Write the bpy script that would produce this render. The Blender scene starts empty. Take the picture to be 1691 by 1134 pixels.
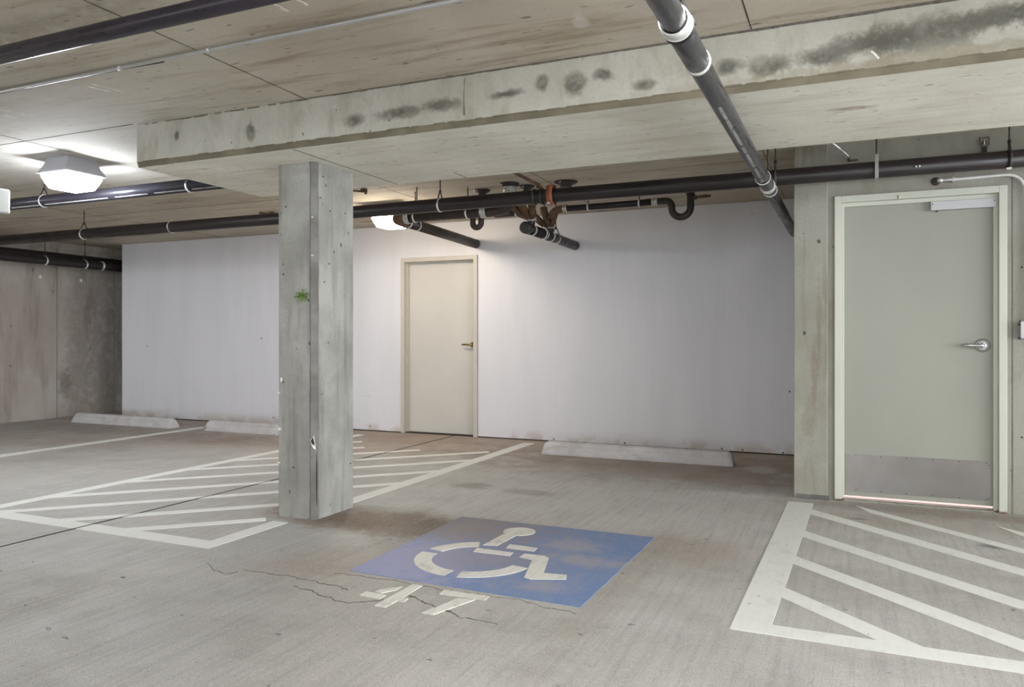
import bpy, bmesh, math, random
from mathutils import Vector, Matrix
random.seed(7)
C = bpy.context.scene.collection
S = bpy.context.scene
PI = math.pi
# ------------------------------------------------------------------ camera, world, exposure
cam_data = bpy.data.cameras.new('camera'); cam = bpy.data.objects.new('camera', cam_data); C.objects.link(cam)
cam.location = (0, 0, 1.15); cam.rotation_euler = (PI/2, 0, math.radians(23.9))
cam_data.sensor_width = 36; cam_data.lens = 27.04; cam_data.shift_y = -11/1691
S.camera = cam
S.view_settings.view_transform = 'Standard'; S.view_settings.look = 'None'
S.view_settings.gamma = 1; S.view_settings.use_curve_mapping = False
S.view_settings.exposure = 1.36
W = bpy.data.worlds.new('world'); S.world = W; W.use_nodes = True
# daylight from unseen, assumed openings; made brighter towards +X to light right-hand faces
SKY_REAR, SKY_RIGHT = 1.0, 4.3
_t = W.node_tree; _c = _t.nodes.new('ShaderNodeTexCoord'); _s = _t.nodes.new('ShaderNodeSeparateXYZ'); _r = _t.nodes.new('ShaderNodeMapRange')
_t.links.new(_c.outputs['Generated'], _s.inputs[0]); _t.links.new(_s.outputs[0], _r.inputs[0]); _r.interpolation_type = 'SMOOTHSTEP'
for _i, _v in enumerate((0.35, 0.85, SKY_REAR, SKY_RIGHT)): _r.inputs[_i+1].default_value = _v
_t.nodes['Background'].inputs[0].default_value = (0.93, 0.97, 1.0, 1)
_t.links.new(_r.outputs[0], _t.nodes['Background'].inputs[1])
LAMP = 44.0        # brightness of the lit lenses
LAMP_WARM = 27.0
LAMP_FRONT = 68.0

def zc(y): return 2.525 - 0.0081*(y - 3.58)     # the ceiling falls slightly towards the back wall

# ------------------------------------------------------------------ material helper
class NT:
    def __init__(s, name, rough=0.7, metal=0.0, obj=False):
        s.m = bpy.data.materials.new(name); s.m.use_nodes = True
        s.t = s.m.node_tree; s.b = s.t.nodes['Principled BSDF']
        s.b.inputs['Roughness'].default_value = rough; s.b.inputs['Metallic'].default_value = metal
        if obj:
            s.P = s.t.nodes.new('ShaderNodeTexCoord').outputs['Object']
        else:
            s.P = s.t.nodes.new('ShaderNodeNewGeometry').outputs['Position']
    def put(s, sock, v):
        if isinstance(v, bpy.types.NodeSocket): s.t.links.new(v, sock)
        elif isinstance(v, (tuple, list)) and len(v) == 3 and sock.type == 'RGBA': sock.default_value = (*v, 1)
        else: sock.default_value = v
    def map(s, scale=(1,1,1), loc=(0,0,0), rot=(0,0,0), vec=None):
        n = s.t.nodes.new('ShaderNodeMapping'); s.put(n.inputs[0], vec or s.P)
        n.inputs['Scale'].default_value = scale; n.inputs['Location'].default_value = loc; n.inputs['Rotation'].default_value = rot
        return n.outputs[0]
    def noise(s, scale, vec=None, detail=4, rough=0.55, dist=0.0):
        n = s.t.nodes.new('ShaderNodeTexNoise'); s.put(n.inputs['Vector'], vec or s.P)
        n.inputs['Scale'].default_value = scale; n.inputs['Detail'].default_value = detail
        n.inputs['Roughness'].default_value = rough; n.inputs['Distortion'].default_value = dist
        return n.outputs[0]
    def rng(s, v, a, b, c=0.0, d=1.0, smooth=True):
        n = s.t.nodes.new('ShaderNodeMapRange'); n.interpolation_type = 'SMOOTHSTEP' if smooth else 'LINEAR'
        s.put(n.inputs[0], v)
        for i, x in enumerate((a, b, c, d)): n.inputs[i+1].default_value = x
        return n.outputs[0]
    def math(s, op, a, b=0.0):
        n = s.t.nodes.new('ShaderNodeMath'); n.operation = op; s.put(n.inputs[0], a); s.put(n.inputs[1], b); return n.outputs[0]
    def mix(s, f, a, b, mode='MIX'):
        n = s.t.nodes.new('ShaderNodeMix'); n.data_type = 'RGBA'; n.blend_type = mode
        s.put(n.inputs[0], f); s.put(n.inputs[6], a); s.put(n.inputs[7], b); return n.outputs[2]
    def sep(s, vec=None):
        n = s.t.nodes.new('ShaderNodeSeparateXYZ'); s.put(n.inputs[0], vec or s.P); return n.outputs
    def comb(s, x, y, z):
        n = s.t.nodes.new('ShaderNodeCombineXYZ')
        for i, v in enumerate((x, y, z)): s.put(n.inputs[i], v)
        return n.outputs[0]
    def blob(s, plane, c, r, rot=0.0, edge=0.5, rag=0.5, nz=None):
        """patch of stain, painted shadow or painted light with its own ragged outline: 1 inside an ellipse c, r on the plane 'xy' or 'xz', 0 outside"""
        o = s.sep(); a, b = (o[0], o[1]) if plane == 'xy' else (o[0], o[2])
        if plane == 'yz': a, b = o[1], o[2]
        v = s.comb(a, b, 0.0)
        n = s.t.nodes.new('ShaderNodeMapping'); n.vector_type = 'TEXTURE'; s.put(n.inputs[0], v)
        n.inputs['Location'].default_value = (c[0], c[1], 0); n.inputs['Rotation'].default_value = (0, 0, rot)
        n.inputs['Scale'].default_value = (r[0], r[1], 1)
        l = s.t.nodes.new('ShaderNodeVectorMath'); l.operation = 'LENGTH'; s.put(l.inputs[0], n.outputs[0])
        d = l.outputs['Value']
        if nz is not None: d = s.math('ADD', d, s.math('MULTIPLY', s.math('SUBTRACT', nz, 0.5), rag*2))
        return s.rng(d, 1-edge, 1+edge, 1, 0)
    def bump(s, h, strength=0.2, dist=0.01):
        n = s.t.nodes.new('ShaderNodeBump'); n.inputs['Strength'].default_value = strength; n.inputs['Distance'].default_value = dist
        s.put(n.inputs['Height'], h); s.t.links.new(n.outputs[0], s.b.inputs['Normal'])
    def color(s, c): s.put(s.b.inputs['Base Color'], c); return s.m
    def rough(s, v): s.put(s.b.inputs['Roughness'], v)

def concrete(name, ca, cb, dark, streak, pits=(6, 30, 30), pit_amt=0.6, stains_tints=(), plane='xz', rough=0.85, cloud=1.3, obj=False, streak_amt=0.5, pit_t=0.70, rag=1.6):
    m = NT(name, rough, obj=obj)
    n1 = m.noise(cloud, detail=6, rough=0.6)
    n2 = m.noise(1.0, m.map(streak), detail=5, rough=0.65, dist=0.4)
    n3 = m.noise(60, detail=3)
    c = m.mix(m.rng(n1, 0.3, 0.7), ca, cb)
    c = m.mix(m.math('MULTIPLY', m.rng(n2, 0.46, 0.72), streak_amt), c, dark)
    c = m.mix(m.rng(n3, 0.3, 0.75, 0, 0.16), c, dark)
    p = m.noise(1.0, m.map(pits), detail=1.5, rough=0.4)
    pm = m.rng(p, pit_t, pit_t+0.04)
    c = m.mix(m.math('MULTIPLY', pm, pit_amt), c, tuple(x*0.35 for x in dark))
    nz = m.noise(9, detail=7, rough=0.7)
    for (cc, rr, rot, col, amt) in stains_tints:
        c = m.mix(m.math('MULTIPLY', m.blob(plane, cc, rr, rot, 0.5, rag, nz), m.math('MULTIPLY', m.rng(nz, 0.3, 0.6, 0.45, 1.0), amt)), c, col)
    m.bump(m.math('SUBTRACT', n3, m.math('MULTIPLY', pm, 1.0)), 0.25, 0.004)
    return m.color(c)

def plain(name, col, rough=0.5, metal=0.0, var=0.12, scale=8, obj=True, bump=0.0, streak=(1,1,1), var_col=None):
    m = NT(name, rough, metal, obj)
    n = m.noise(scale, m.map(streak), detail=4)
    c = m.mix(m.rng(n, 0.3, 0.7), col, var_col or tuple(x*(1-var) for x in col))
    if bump: m.bump(m.noise(scale*12), bump, 0.002)
    return m.color(c)

# ------------------------------------------------------------------ geometry helpers
def box(bm, x0, x1, y0, y1, z0, z1, bev=0.0, seg=2):
    r = bmesh.ops.create_cube(bm, size=1)
    vs = r['verts']
    bmesh.ops.scale(bm, vec=(abs(x1-x0), abs(y1-y0), abs(z1-z0)), verts=vs)
    bmesh.ops.translate(bm, vec=((x0+x1)/2, (y0+y1)/2, (z0+z1)/2), verts=vs)
    if bev:
        es = list({e for v in vs for e in v.link_edges})
        bmesh.ops.bevel(bm, geom=es, offset=bev, segments=seg, affect='EDGES', profile=0.5)
    return bm
def B(*a, **k): return box(bmesh.new(), *a, **k)
def frames(pts):
    pts = [Vector(p) for p in pts]; T = []
    for i in range(len(pts)):
        a = pts[max(i-1, 0)]; b = pts[min(i+1, len(pts)-1)]; T.append((b-a).normalized())
    up = Vector((0, 0, 1)) if abs(T[0].z) < 0.9 else Vector((1, 0, 0))
    u = (up - T[0]*up.dot(T[0])).normalized(); out = []
    for t in T:
        u = (u - t*u.dot(t)).normalized(); out.append((t, u, t.cross(u)))
    return pts, out
def tube(bm, pts, r, seg=24, cap=True):
    """a smooth round tube through pts; r is one radius or one per point"""
    pts, fr = frames(pts); rings = []
    for i, (p, (t, u, v)) in enumerate(zip(pts, fr)):
        rr = r[i] if isinstance(r, (list, tuple)) else r
        rings.append([bm.verts.new(p + (u*math.cos(2*PI*k/seg) + v*math.sin(2*PI*k/seg))*rr) for k in range(seg)])
    for a, b in zip(rings, rings[1:]):
        for k in range(seg):
            f = bm.faces.new((a[k], a[(k+1) % seg], b[(k+1) % seg], b[k])); f.smooth = True
    if cap:
        bm.faces.new(rings[0][::-1]); bm.faces.new(rings[-1])
    return bm
def T(pts, r, seg=24): return tube(bmesh.new(), pts, r, seg)
def arc(c, a, b, r, t0, t1, n=10):
    """points on a circle about c in the plane of unit vectors a and b"""
    c, a, b = Vector(c), Vector(a), Vector(b)
    return [c + (a*math.cos(t0+(t1-t0)*i/n) + b*math.sin(t0+(t1-t0)*i/n))*r for i in range(n+1)]
def round_path(pts, rad, n=8):
    pts = [Vector(p) for p in pts]; out = [pts[0]]
    for a, b, c in zip(pts, pts[1:], pts[2:]):
        d1 = (a-b); d2 = (c-b); q = min(rad, d1.length*0.49, d2.length*0.49)
        p0 = b + d1.normalized()*q; p1 = b + d2.normalized()*q
        for i in range(n+1):
            t = i/n; out.append(p0*(1-t)**2 + b*2*t*(1-t) + p1*t*t)
    out.append(pts[-1]); return out
def band(bm, c, axis, R, w, th=0.003, seg=28):
    """a strap or coupling ring of width w round a pipe of radius R"""
    c, axis = Vector(c), Vector(axis).normalized()
    pts = [c - axis*w/2, c - axis*w/2, c + axis*w/2, c + axis*w/2]
    up = Vector((0, 0, 1)) if abs(axis.z) < 0.9 else Vector((1, 0, 0))
    u = (up - axis*up.dot(axis)).normalized(); v = axis.cross(u); rings = []
    for p, rr in zip(pts, (R-0.001, R+th, R+th, R-0.001)):
        rings.append([bm.verts.new(p + (u*math.cos(2*PI*k/seg) + v*math.sin(2*PI*k/seg))*rr) for k in range(seg)])
    for i in range(4):
        a, b = rings[i], rings[(i+1) % 4]
        for k in range(seg):
            f = bm.faces.new((a[k], a[(k+1) % seg], b[(k+1) % seg], b[k])); f.smooth = i == 1
    return bm
def strip(bm, pts, w, z=None, n=Vector((0,0,1)), th=0.0012):
    """thin ribbon of width w along pts lying on the plane with normal n"""
    P = [Vector(p) for p in pts]; L = []; R = []
    for i, p in enumerate(P):
        t = (P[min(i+1, len(P)-1)] - P[max(i-1, 0)]).normalized(); s_ = n.cross(t).normalized()
        ww = (w[i] if isinstance(w, list) else w)/2
        L.append(p + s_*ww); R.append(p - s_*ww)
    for i in range(len(P)-1):
        q = [L[i], R[i], R[i+1], L[i+1]]
        lo = [bm.verts.new(x) for x in q]; hi = [bm.verts.new(x + n*th) for x in q]
        bm.faces.new(hi)
        for k in range(4): bm.faces.new((lo[k], lo[(k+1) % 4], hi[(k+1) % 4], hi[k]))
    return bm
def slab(bm, pts, z0, z1):
    """flat shape with outline pts (x, y) between z0 and z1"""
    lo = [bm.verts.new((x, y, z0)) for x, y in pts]; hi = [bm.verts.new((x, y, z1)) for x, y in pts]
    f = bm.faces.new(hi); n = len(pts)
    for k in range(n): bm.faces.new((lo[k], lo[(k+1) % n], hi[(k+1) % n], hi[k]))
    bm.faces.new(lo[::-1])
    return bm
def prism(bm, prof, axis, a, b):
    """profile of (p, q) points swept along an axis from a to b: 'x' -> (y,z), 'y' -> (x,z), 'z' -> (x,y)"""
    def V(t, p, q): return {'x': (t, p, q), 'y': (p, t, q), 'z': (p, q, t)}[axis]
    A = [bm.verts.new(V(a, p, q)) for p, q in prof]; Z = [bm.verts.new(V(b, p, q)) for p, q in prof]
    n = len(prof)
    for k in range(n): bm.faces.new((A[k], A[(k+1) % n], Z[(k+1) % n], Z[k]))
    bm.faces.new(A[::-1]); bm.faces.new(Z)
    return bm
def origin_of(o):
    v = Vector((0, 0, 0))
    while o is not None: v += o.location; o = o.parent
    return v
def obj(name, bm, mat, parent=None, local=False):
    bmesh.ops.recalc_face_normals(bm, faces=bm.faces)
    if parent is not None and not local: bmesh.ops.translate(bm, vec=-origin_of(parent), verts=bm.verts)
    me = bpy.data.meshes.new(name); bm.to_mesh(me); bm.free(); me.materials.append(mat)
    o = bpy.data.objects.new(name, me); C.objects.link(o)
    if parent is not None: o.parent = parent
    return o
def tag(o, label, cat, group=None, kind=None):
    o['label'] = label; o['category'] = cat
    if group: o['group'] = group
    if kind: o['kind'] = kind
    return o
def thing(name, label, cat, loc=(0, 0, 0), group=None):
    o = bpy.data.objects.new(name, None); C.objects.link(o); o.location = loc; o.empty_display_size = 0.1
    return tag(o, label, cat, group)
def struct(name, bm, mat, parent=None, label=None, cat=None):
    o = obj(name, bm, mat, parent)
    if parent is None: o['kind'] = 'structure'
    if label: o['label'] = label
    if cat: o['category'] = cat
    return o
def copy_tree(o, loc, parent=None):
    c = o.copy(); C.objects.link(c)
    if parent is None: c.location = loc
    else: c.parent = parent
    for ch in list(o.children): copy_tree(ch, loc, c)
    return c

# ------------------------------------------------------------------ materials
def floor_material():
    m = NT('floor_concrete', 0.6)
    big = m.noise(0.55, detail=6, rough=0.6); mid = m.noise(2.6, detail=6, rough=0.65)
    broom = m.noise(1.0, m.map((34, 1.6, 1)), detail=6, rough=0.7)
    fine = m.noise(150, detail=3, rough=0.7); nz = m.noise(4.5, detail=8, rough=0.7)
    c = m.mix(m.rng(big, 0.35, 0.65), (0.395, 0.38, 0.352), (0.485, 0.474, 0.45))
    c = m.mix(m.rng(mid, 0.45, 0.72, 0, 0.4), c, (0.27, 0.255, 0.235))
    c = m.mix(m.rng(m.noise(1.0, m.map((0.5, 2.2, 1)), detail=5), 0.5, 0.72, 0, 0.4), c, (0.52, 0.515, 0.50))
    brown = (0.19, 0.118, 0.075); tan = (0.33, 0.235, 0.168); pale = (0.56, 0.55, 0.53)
    for (cc, rr, rot, col, amt) in (
        ((-1.3, 5.1), (2.0, 0.95), 0, pale, 0.6), ((-6.6, 6.3), (2.2, 0.5), 0.05, tan, 0.45), ((-8.5, 5.6), (1.6, 0.3), 0.05, tan, 0.35), ((-5.0, 7.7), (5.2, 0.75), 0, tan, 0.75), ((-1.5, 6.85), (1.9, 0.75), 0.0, brown, 0.62), ((-0.9, 7.5), (1.0, 0.6), 0, tan, 0.5),  # first: paler concrete, with missing mid-bay light put into its colour
        ((-8.6, 6.7), (2.4, 0.35), 0.06, brown, 0.35), ((-6.5, 6.55), (1.1, 0.35), 0.1, brown, 0.4),
        ((-2.68, 4.05), (0.72, 0.27), 0.0, brown, 0.9), ((-2.3, 4.0), (0.22, 0.22), 0.0, (0.12, 0.085, 0.06), 0.7),  # column's cast shadow, painted on the floor as brown patches
        ((-2.35, 3.25), (0.5, 0.25), 0.5, tan, 0.4), ((-2.7, 5.3), (0.16, 0.12), 0.1, (0.2, 0.17, 0.14), 0.65), ((-2.2, 5.25), (0.16, 0.09), 0.0, (0.22, 0.19, 0.15), 0.6),
        ((-0.85, 4.2), (0.28, 0.3), 0.3, tan, 0.45), ((-1.0, 3.6), (0.1, 0.9), 0.0, (0.3, 0.27, 0.22), 0.45), ((0.45, 5.72), (0.75, 0.14), 0, brown, 0.55),
        ((0.3, 5.35), (0.7, 0.25), 0.1, tan, 0.35), ((-0.85, 6.35), (0.45, 0.2), 0, tan, 0.4),
        ((-0.83, 5.77), (0.30, 0.09), 0.05, pale, 0.9), ((-0.72, 6.95), (0.12, 0.16), 0.05, pale, 0.55), ((-4.4, 6.9), (1.1, 0.5), 0.0, tan, 0.4),
        ((0.72, 4.93), (0.09, 0.05), 0, (0.1, 0.1, 0.1), 0.8), ((-0.06, 4.62), (0.045, 0.02), 0, (0.08, 0.08, 0.08), 0.8), ((0.04, 5.33), (0.05, 0.02), 0, (0.1, 0.1, 0.1), 0.8),
        ((-6.2, 4.2), (0.7, 0.7), 0, pale, 0.3), ((-3.9, 2.65), (1.0, 0.22), 0.2, pale, 0.35), ((-5.9, 5.9), (0.9, 0.3), 0.1, pale, 0.4)):
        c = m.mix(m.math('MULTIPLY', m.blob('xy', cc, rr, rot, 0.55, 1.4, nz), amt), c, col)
    c = m.mix(m.rng(broom, 0.42, 0.68, 0, 0.38), c, (0.24, 0.23, 0.22))
    c = m.mix(m.rng(fine, 0.47, 0.66, 0, 0.7), c, (0.19, 0.185, 0.18))
    c = m.mix(m.rng(m.noise(45, detail=6, rough=0.75), 0.52, 0.66, 0, 0.30), c, (0.62, 0.61, 0.59))
    spot = m.rng(m.noise(14, m.map((1, 1.6, 1)), detail=3), 0.70, 0.73)
    c = m.mix(m.math('MULTIPLY', spot, 0.75), c, (0.06, 0.055, 0.05))
    m.rough(m.rng(mid, 0.3, 0.7, 0.5, 0.72)); m.bump(m.math('ADD', broom, m.math('MULTIPLY', fine, 0.6)), 0.35, 0.003)
    return m.color(c)
def paint(name, col, worn, amt=0.5, col2=None):
    m = NT(name, 0.55)
    n = m.noise(7, detail=8, rough=0.7); n2 = m.noise(1.8, detail=4); br = m.noise(1.0, m.map((40, 5, 1)), detail=6, rough=0.7)
    c = col if col2 is None else m.mix(m.rng(n2, 0.35, 0.65), col, col2)
    c = m.mix(m.rng(n, 0.5, 0.74, 0, amt), c, worn)
    c = m.mix(m.rng(br, 0.45, 0.7, 0, amt*0.5), c, worn)
    c = m.mix(m.math('MULTIPLY', m.rng(m.noise(28, detail=2), 0.72, 0.76), 0.7), c, (0.08, 0.075, 0.07))
    m.bump(br, 0.25, 0.002)
    return m, c
M = {}
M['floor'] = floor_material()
pm, pc = paint('white_floor_paint', (0.70, 0.71, 0.68), (0.50, 0.49, 0.46), 0.45); M['paint'] = pm.color(pc)
pm, pc = paint('worn_white_paint', (0.66, 0.65, 0.61), (0.36, 0.33, 0.30), 0.8); M['paint_worn'] = pm.color(pc)
pm, pc = paint('blue_floor_paint', (0.12, 0.20, 0.39), (0.29, 0.28, 0.30), 0.7, (0.155, 0.22, 0.385))
nzb = pm.noise(11, detail=8, rough=0.72)
for cc, rr, col, amt in (((-2.12, 3.35), (0.35, 0.55), (0.31, 0.31, 0.50), 0.7), ((-2.1, 4.15), (0.4, 0.3), (0.25, 0.20, 0.18), 0.8), ((-1.75, 3.6), (0.28, 0.2), (0.25, 0.22, 0.24), 0.6),  # first: purplish light on the left of the square, painted in
                         ((-1.4, 4.0), (0.14, 0.12), (0.33, 0.31, 0.33), 0.7), ((-1.25, 3.75), (0.2, 0.08), (0.33, 0.31, 0.33), 0.7), ((-1.3, 3.3), (0.1, 0.06), (0.33, 0.31, 0.33), 0.6)):
    pc = pm.mix(pm.math('MULTIPLY', pm.blob('xy', cc, rr, 0, 0.8, 2.0, nzb), amt), pc, col)
M['blue'] = pm.color(pc)
BR = (0.15, 0.105, 0.06); DK = (0.10, 0.09, 0.075)
M['ceiling'] = concrete('ceiling_concrete', (0.477, 0.426, 0.343), (0.579, 0.534, 0.452), (0.299, 0.235, 0.159), (1.1, 9, 1), (9, 40, 30), 0.7, plane='xy', cloud=1.1, streak_amt=0.85,
    stains_tints=(((-3.6, 2.3), (0.9, 0.10), 0, BR, 0.5), ((-5.4, 3.6), (1.8, 1.3), 0, (0.50, 0.50, 0.49), 0.75), ((-1.09, 3.2), (0.03, 0.09), 0.2, (0.7, 0.69, 0.65), 0.6)))  # middle patch: the lamp's grey-white light painted on the ceiling
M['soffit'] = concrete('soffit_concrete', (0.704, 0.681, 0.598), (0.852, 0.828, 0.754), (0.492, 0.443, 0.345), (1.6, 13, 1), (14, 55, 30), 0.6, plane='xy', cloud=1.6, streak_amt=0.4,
    stains_tints=(((0.0, 4.05), (0.09, 0.03), 0.1, (0.3, 0.2, 0.15), 0.8),))
SB = []
for x, z, a, b in ((0.30, 2.40, 0.26, 0.06), (0.08, 2.385, 0.14, 0.055), (-0.12, 2.355, 0.09, 0.04), (-0.34, 2.345, 0.09, 0.04), (-0.52, 2.37, 0.05, 0.035), (0.62, 2.43, 0.22, 0.045),
                   (-2.25, 2.37, 0.13, 0.03), (-2.0, 2.38, 0.1, 0.03), (-2.55, 2.36, 0.05, 0.03), (-1.62, 2.39, 0.09, 0.02), (-1.42, 2.42, 0.03, 0.04), (-1.25, 2.39, 0.06, 0.05), (-1.1, 2.42, 0.05, 0.03), (-0.9, 2.34, 0.05, 0.02), (-3.3, 2.38, 0.03, 0.05), (-3.9, 2.42, 0.02, 0.03)):
    SB.append(((x, z), (a, b), 0, (0.085, 0.08, 0.065), 0.95))
M['beam'] = concrete('beam_concrete', (0.363, 0.352, 0.303), (0.451, 0.440, 0.396), (0.220, 0.198, 0.143), (5, 5, 2.2), (26, 26, 26), 0.8, stains_tints=SB + [((0.6, 2.3), (1.2, 0.03), 0, (0.2, 0.165, 0.1), 0.6)], pit_t=0.745, cloud=2.0)
M['beam_lip'] = plain('beam_lip', (0.19, 0.165, 0.115), 0.9, obj=False, var_col=(0.12, 0.105, 0.075), scale=5, bump=0.3)  # dark tone puts the shade of the down-tilted chamfer into colour
M['column'] = concrete('column_concrete', (0.238, 0.233, 0.216), (0.363, 0.358, 0.333), (0.152, 0.145, 0.128), (9, 9, 0.9), (26, 26, 22), 0.85, plane='yz', pit_t=0.745, cloud=2.6, streak_amt=0.8,
    stains_tints=(((4.02, 2.2), (0.12, 0.04), 0, (0.2, 0.2, 0.17), 0.6), ((4.15, 0.9), (0.10, 0.03), 0.5, (0.22, 0.22, 0.2), 0.6), ((4.12, 0.12), (0.3, 0.1), 0, (0.25, 0.25, 0.22), 0.5)))
M['column_edge'] = plain('column_edge_grout', (0.115, 0.11, 0.10), 0.9, obj=False, scale=6, var_col=(0.175, 0.17, 0.16), bump=0.3)
M['pilaster'] = concrete('pilaster_concrete', (0.272, 0.261, 0.220), (0.347, 0.340, 0.302), (0.167, 0.144, 0.098), (10, 10, 1.1), (20, 20, 14), 0.85, pit_t=0.745, cloud=2.6, streak_amt=0.75,
    stains_tints=(((-0.28, 0.55), (0.05, 0.14), 0, BR, 0.35), ((-0.25, 0.9), (0.02, 0.2), 0, BR, 0.45), ((-0.22, 1.2), (0.015, 0.3), 0, BR, 0.4)))
M['wall_right'] = concrete('right_wall_concrete', (0.286, 0.275, 0.232), (0.348, 0.340, 0.302), (0.185, 0.163, 0.124), (5, 5, 1.5), (26, 26, 26), 0.85, pit_t=0.745, cloud=2.2)
M['wall_left'] = concrete('left_wall_concrete', (0.31, 0.27, 0.235), (0.41, 0.375, 0.345), (0.17, 0.135, 0.11), (1.5, 2.4, 0.5), (12, 16, 12), 0.7, pit_t=0.745, cloud=0.9, plane='yz', streak_amt=0.7,
    stains_tints=(((7.7, 1.2), (0.18, 1.2), 0, (0.17, 0.145, 0.125), 0.6), ((8.2, 1.2), (0.3, 1.5), 0, (0.13, 0.115, 0.1), 0.7), ((7.5, 0.5), (0.1, 0.2), 0, (0.12, 0.1, 0.08), 0.7)))
def white_wall():
    m = NT('white_wall_paint', 0.45)
    n = m.noise(1.0, m.map((3.5, 1, 0.5)), detail=5); n2 = m.noise(1.0, m.map((55, 1, 1.2)), detail=3)
    c = m.mix(m.rng(n, 0.35, 0.68), (0.665, 0.66, 0.70), (0.63, 0.63, 0.665))
    c = m.mix(m.rng(n2, 0.4, 0.7, 0, 0.05), c, (0.45, 0.44, 0.46))
    z = m.sep()[2]; n3 = m.noise(5, detail=5)
    low = m.math('MULTIPLY', m.rng(z, 0.0, 0.16, 1, 0), m.rng(n3, 0.42, 0.6)); c = m.mix(m.math('MULTIPLY', low, 0.5), c, (0.38, 0.27, 0.18))
    c = m.mix(m.math('MULTIPLY', m.rng(m.noise(7, detail=1), 0.80, 0.81), 0.8), c, (0.05, 0.05, 0.05))
    m.bump(n2, 0.1, 0.003)
    return m.color(c)
M['white_wall'] = white_wall()
def rust_foot(name, col, rough):
    m = NT(name, rough); z = m.sep()[2]
    n = m.noise(30, detail=4); c = m.mix(m.rng(m.noise(2.5, m.map((1, 1, .5))), .35, .65), col, tuple(x*0.93 for x in col))
    k = m.rng(m.math('ADD', z, m.math('MULTIPLY', n, 0.05)), 0.03, 0.05, 1, 0)
    return m.color(m.mix(k, c, (0.13, 0.06, 0.025)))
M['frame'] = rust_foot('door_frame_paint', (0.55, 0.56, 0.49), 0.4)
M['leaf'] = plain('door_leaf_paint', (0.320, 0.323, 0.276), 0.42, obj=False, scale=1.6, var_col=(0.294, 0.294, 0.254), streak=(1, 1, 0.6))
M['frame_far'] = plain('far_door_frame_paint', (0.50, 0.47, 0.42), 0.45, obj=False, var=0.05)
M['leaf_far'] = plain('far_door_leaf_paint', (0.536, 0.517, 0.479), 0.45, obj=False, scale=1.5, var=0.06)
def brushed():
    m = NT('brushed_steel', 0.33, 1.0)
    n = m.noise(1.0, m.map((140, 1, 2)), detail=3); n2 = m.noise(6, detail=4)
    m.b.inputs['Anisotropic'].default_value = 0.9; m.b.inputs['Anisotropic Rotation'].default_value = 0.25
    t = m.t.nodes.new('ShaderNodeTangent'); t.direction_type = 'RADIAL'; t.axis = 'Z'; m.t.links.new(t.outputs[0], m.b.inputs['Tangent'])
    m.rough(m.rng(n2, 0.3, 0.7, 0.32, 0.37))
    return m.color(m.mix(m.rng(n2, 0.3, 0.7), (0.36, 0.345, 0.335), (0.33, 0.315, 0.305)))
M['kick'] = brushed()
M['steel'] = plain('satin_steel', (0.62, 0.62, 0.64), 0.3, 1.0, var=0.1, scale=20)
M['alu'] = plain('painted_closer_cover', (0.50, 0.50, 0.52), 0.4, 0.3, var=0.04)
M['galv'] = plain('galvanised_band', (0.62, 0.62, 0.60), 0.42, 0.5, var=0.3, scale=40)
M['zinc'] = plain('white_band', (0.74, 0.74, 0.71), 0.5, 0.15, var=0.12, scale=30)
M['brass'] = plain('brass', (0.42, 0.33, 0.16), 0.3, 1.0, var=0.3, scale=20)
M['rod'] = plain('dark_threaded_rod', (0.055, 0.05, 0.045), 0.5, 0.4, var=0.3, scale=60)
M['rust'] = plain('rusty_iron', (0.16, 0.085, 0.045), 0.75, 0.1, var_col=(0.07, 0.045, 0.03), scale=14, bump=0.3)
M['orange'] = plain('orange_rust_strap', (0.32, 0.105, 0.05), 0.6, 0.1, var=0.35, scale=14)
M['dark'] = plain('dark_gap', (0.03, 0.025, 0.02), 0.9, obj=False)
M['crack'] = plain('crack_shadow_dirt', (0.15, 0.13, 0.115), 0.9, obj=False, scale=40, var=0.5)
M['screw'] = plain('screw_dark', (0.09, 0.085, 0.08), 0.5, 0.5)
M['lead'] = plain('cast_iron', (0.035, 0.03, 0.028), 0.5, 0.1, var=0.3, scale=20, bump=0.2)
M['chalk'] = plain('white_chalk', (0.72, 0.70, 0.64), 0.9, obj=False, scale=30, var=0.35)
M['stop'] = concrete('wheel_stop_concrete', (0.42, 0.41, 0.42), (0.55, 0.54, 0.55), (0.26, 0.23, 0.20), (3, 3, 6), (14, 14, 14), 0.8, rough=0.85, pit_t=0.745, cloud=3.0)
M['pink'] = plain('pale_pink_sill', (0.86, 0.70, 0.69), 0.7, obj=False, scale=25, var=0.2)
M['housing'] = plain('grey_lamp_housing', (0.38, 0.38, 0.41), 0.55, obj=True, var=0.06)
M['boxgrey'] = plain('pale_box_plastic', (0.36, 0.36, 0.345), 0.5, var=0.05)
M['moss'] = plain('green_moss', (0.22, 0.34, 0.07), 0.9, scale=60, var=0.5)
M['cable'] = plain('conduit_grey', (0.55, 0.55, 0.55), 0.35, 0.7, var=0.1)
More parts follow.
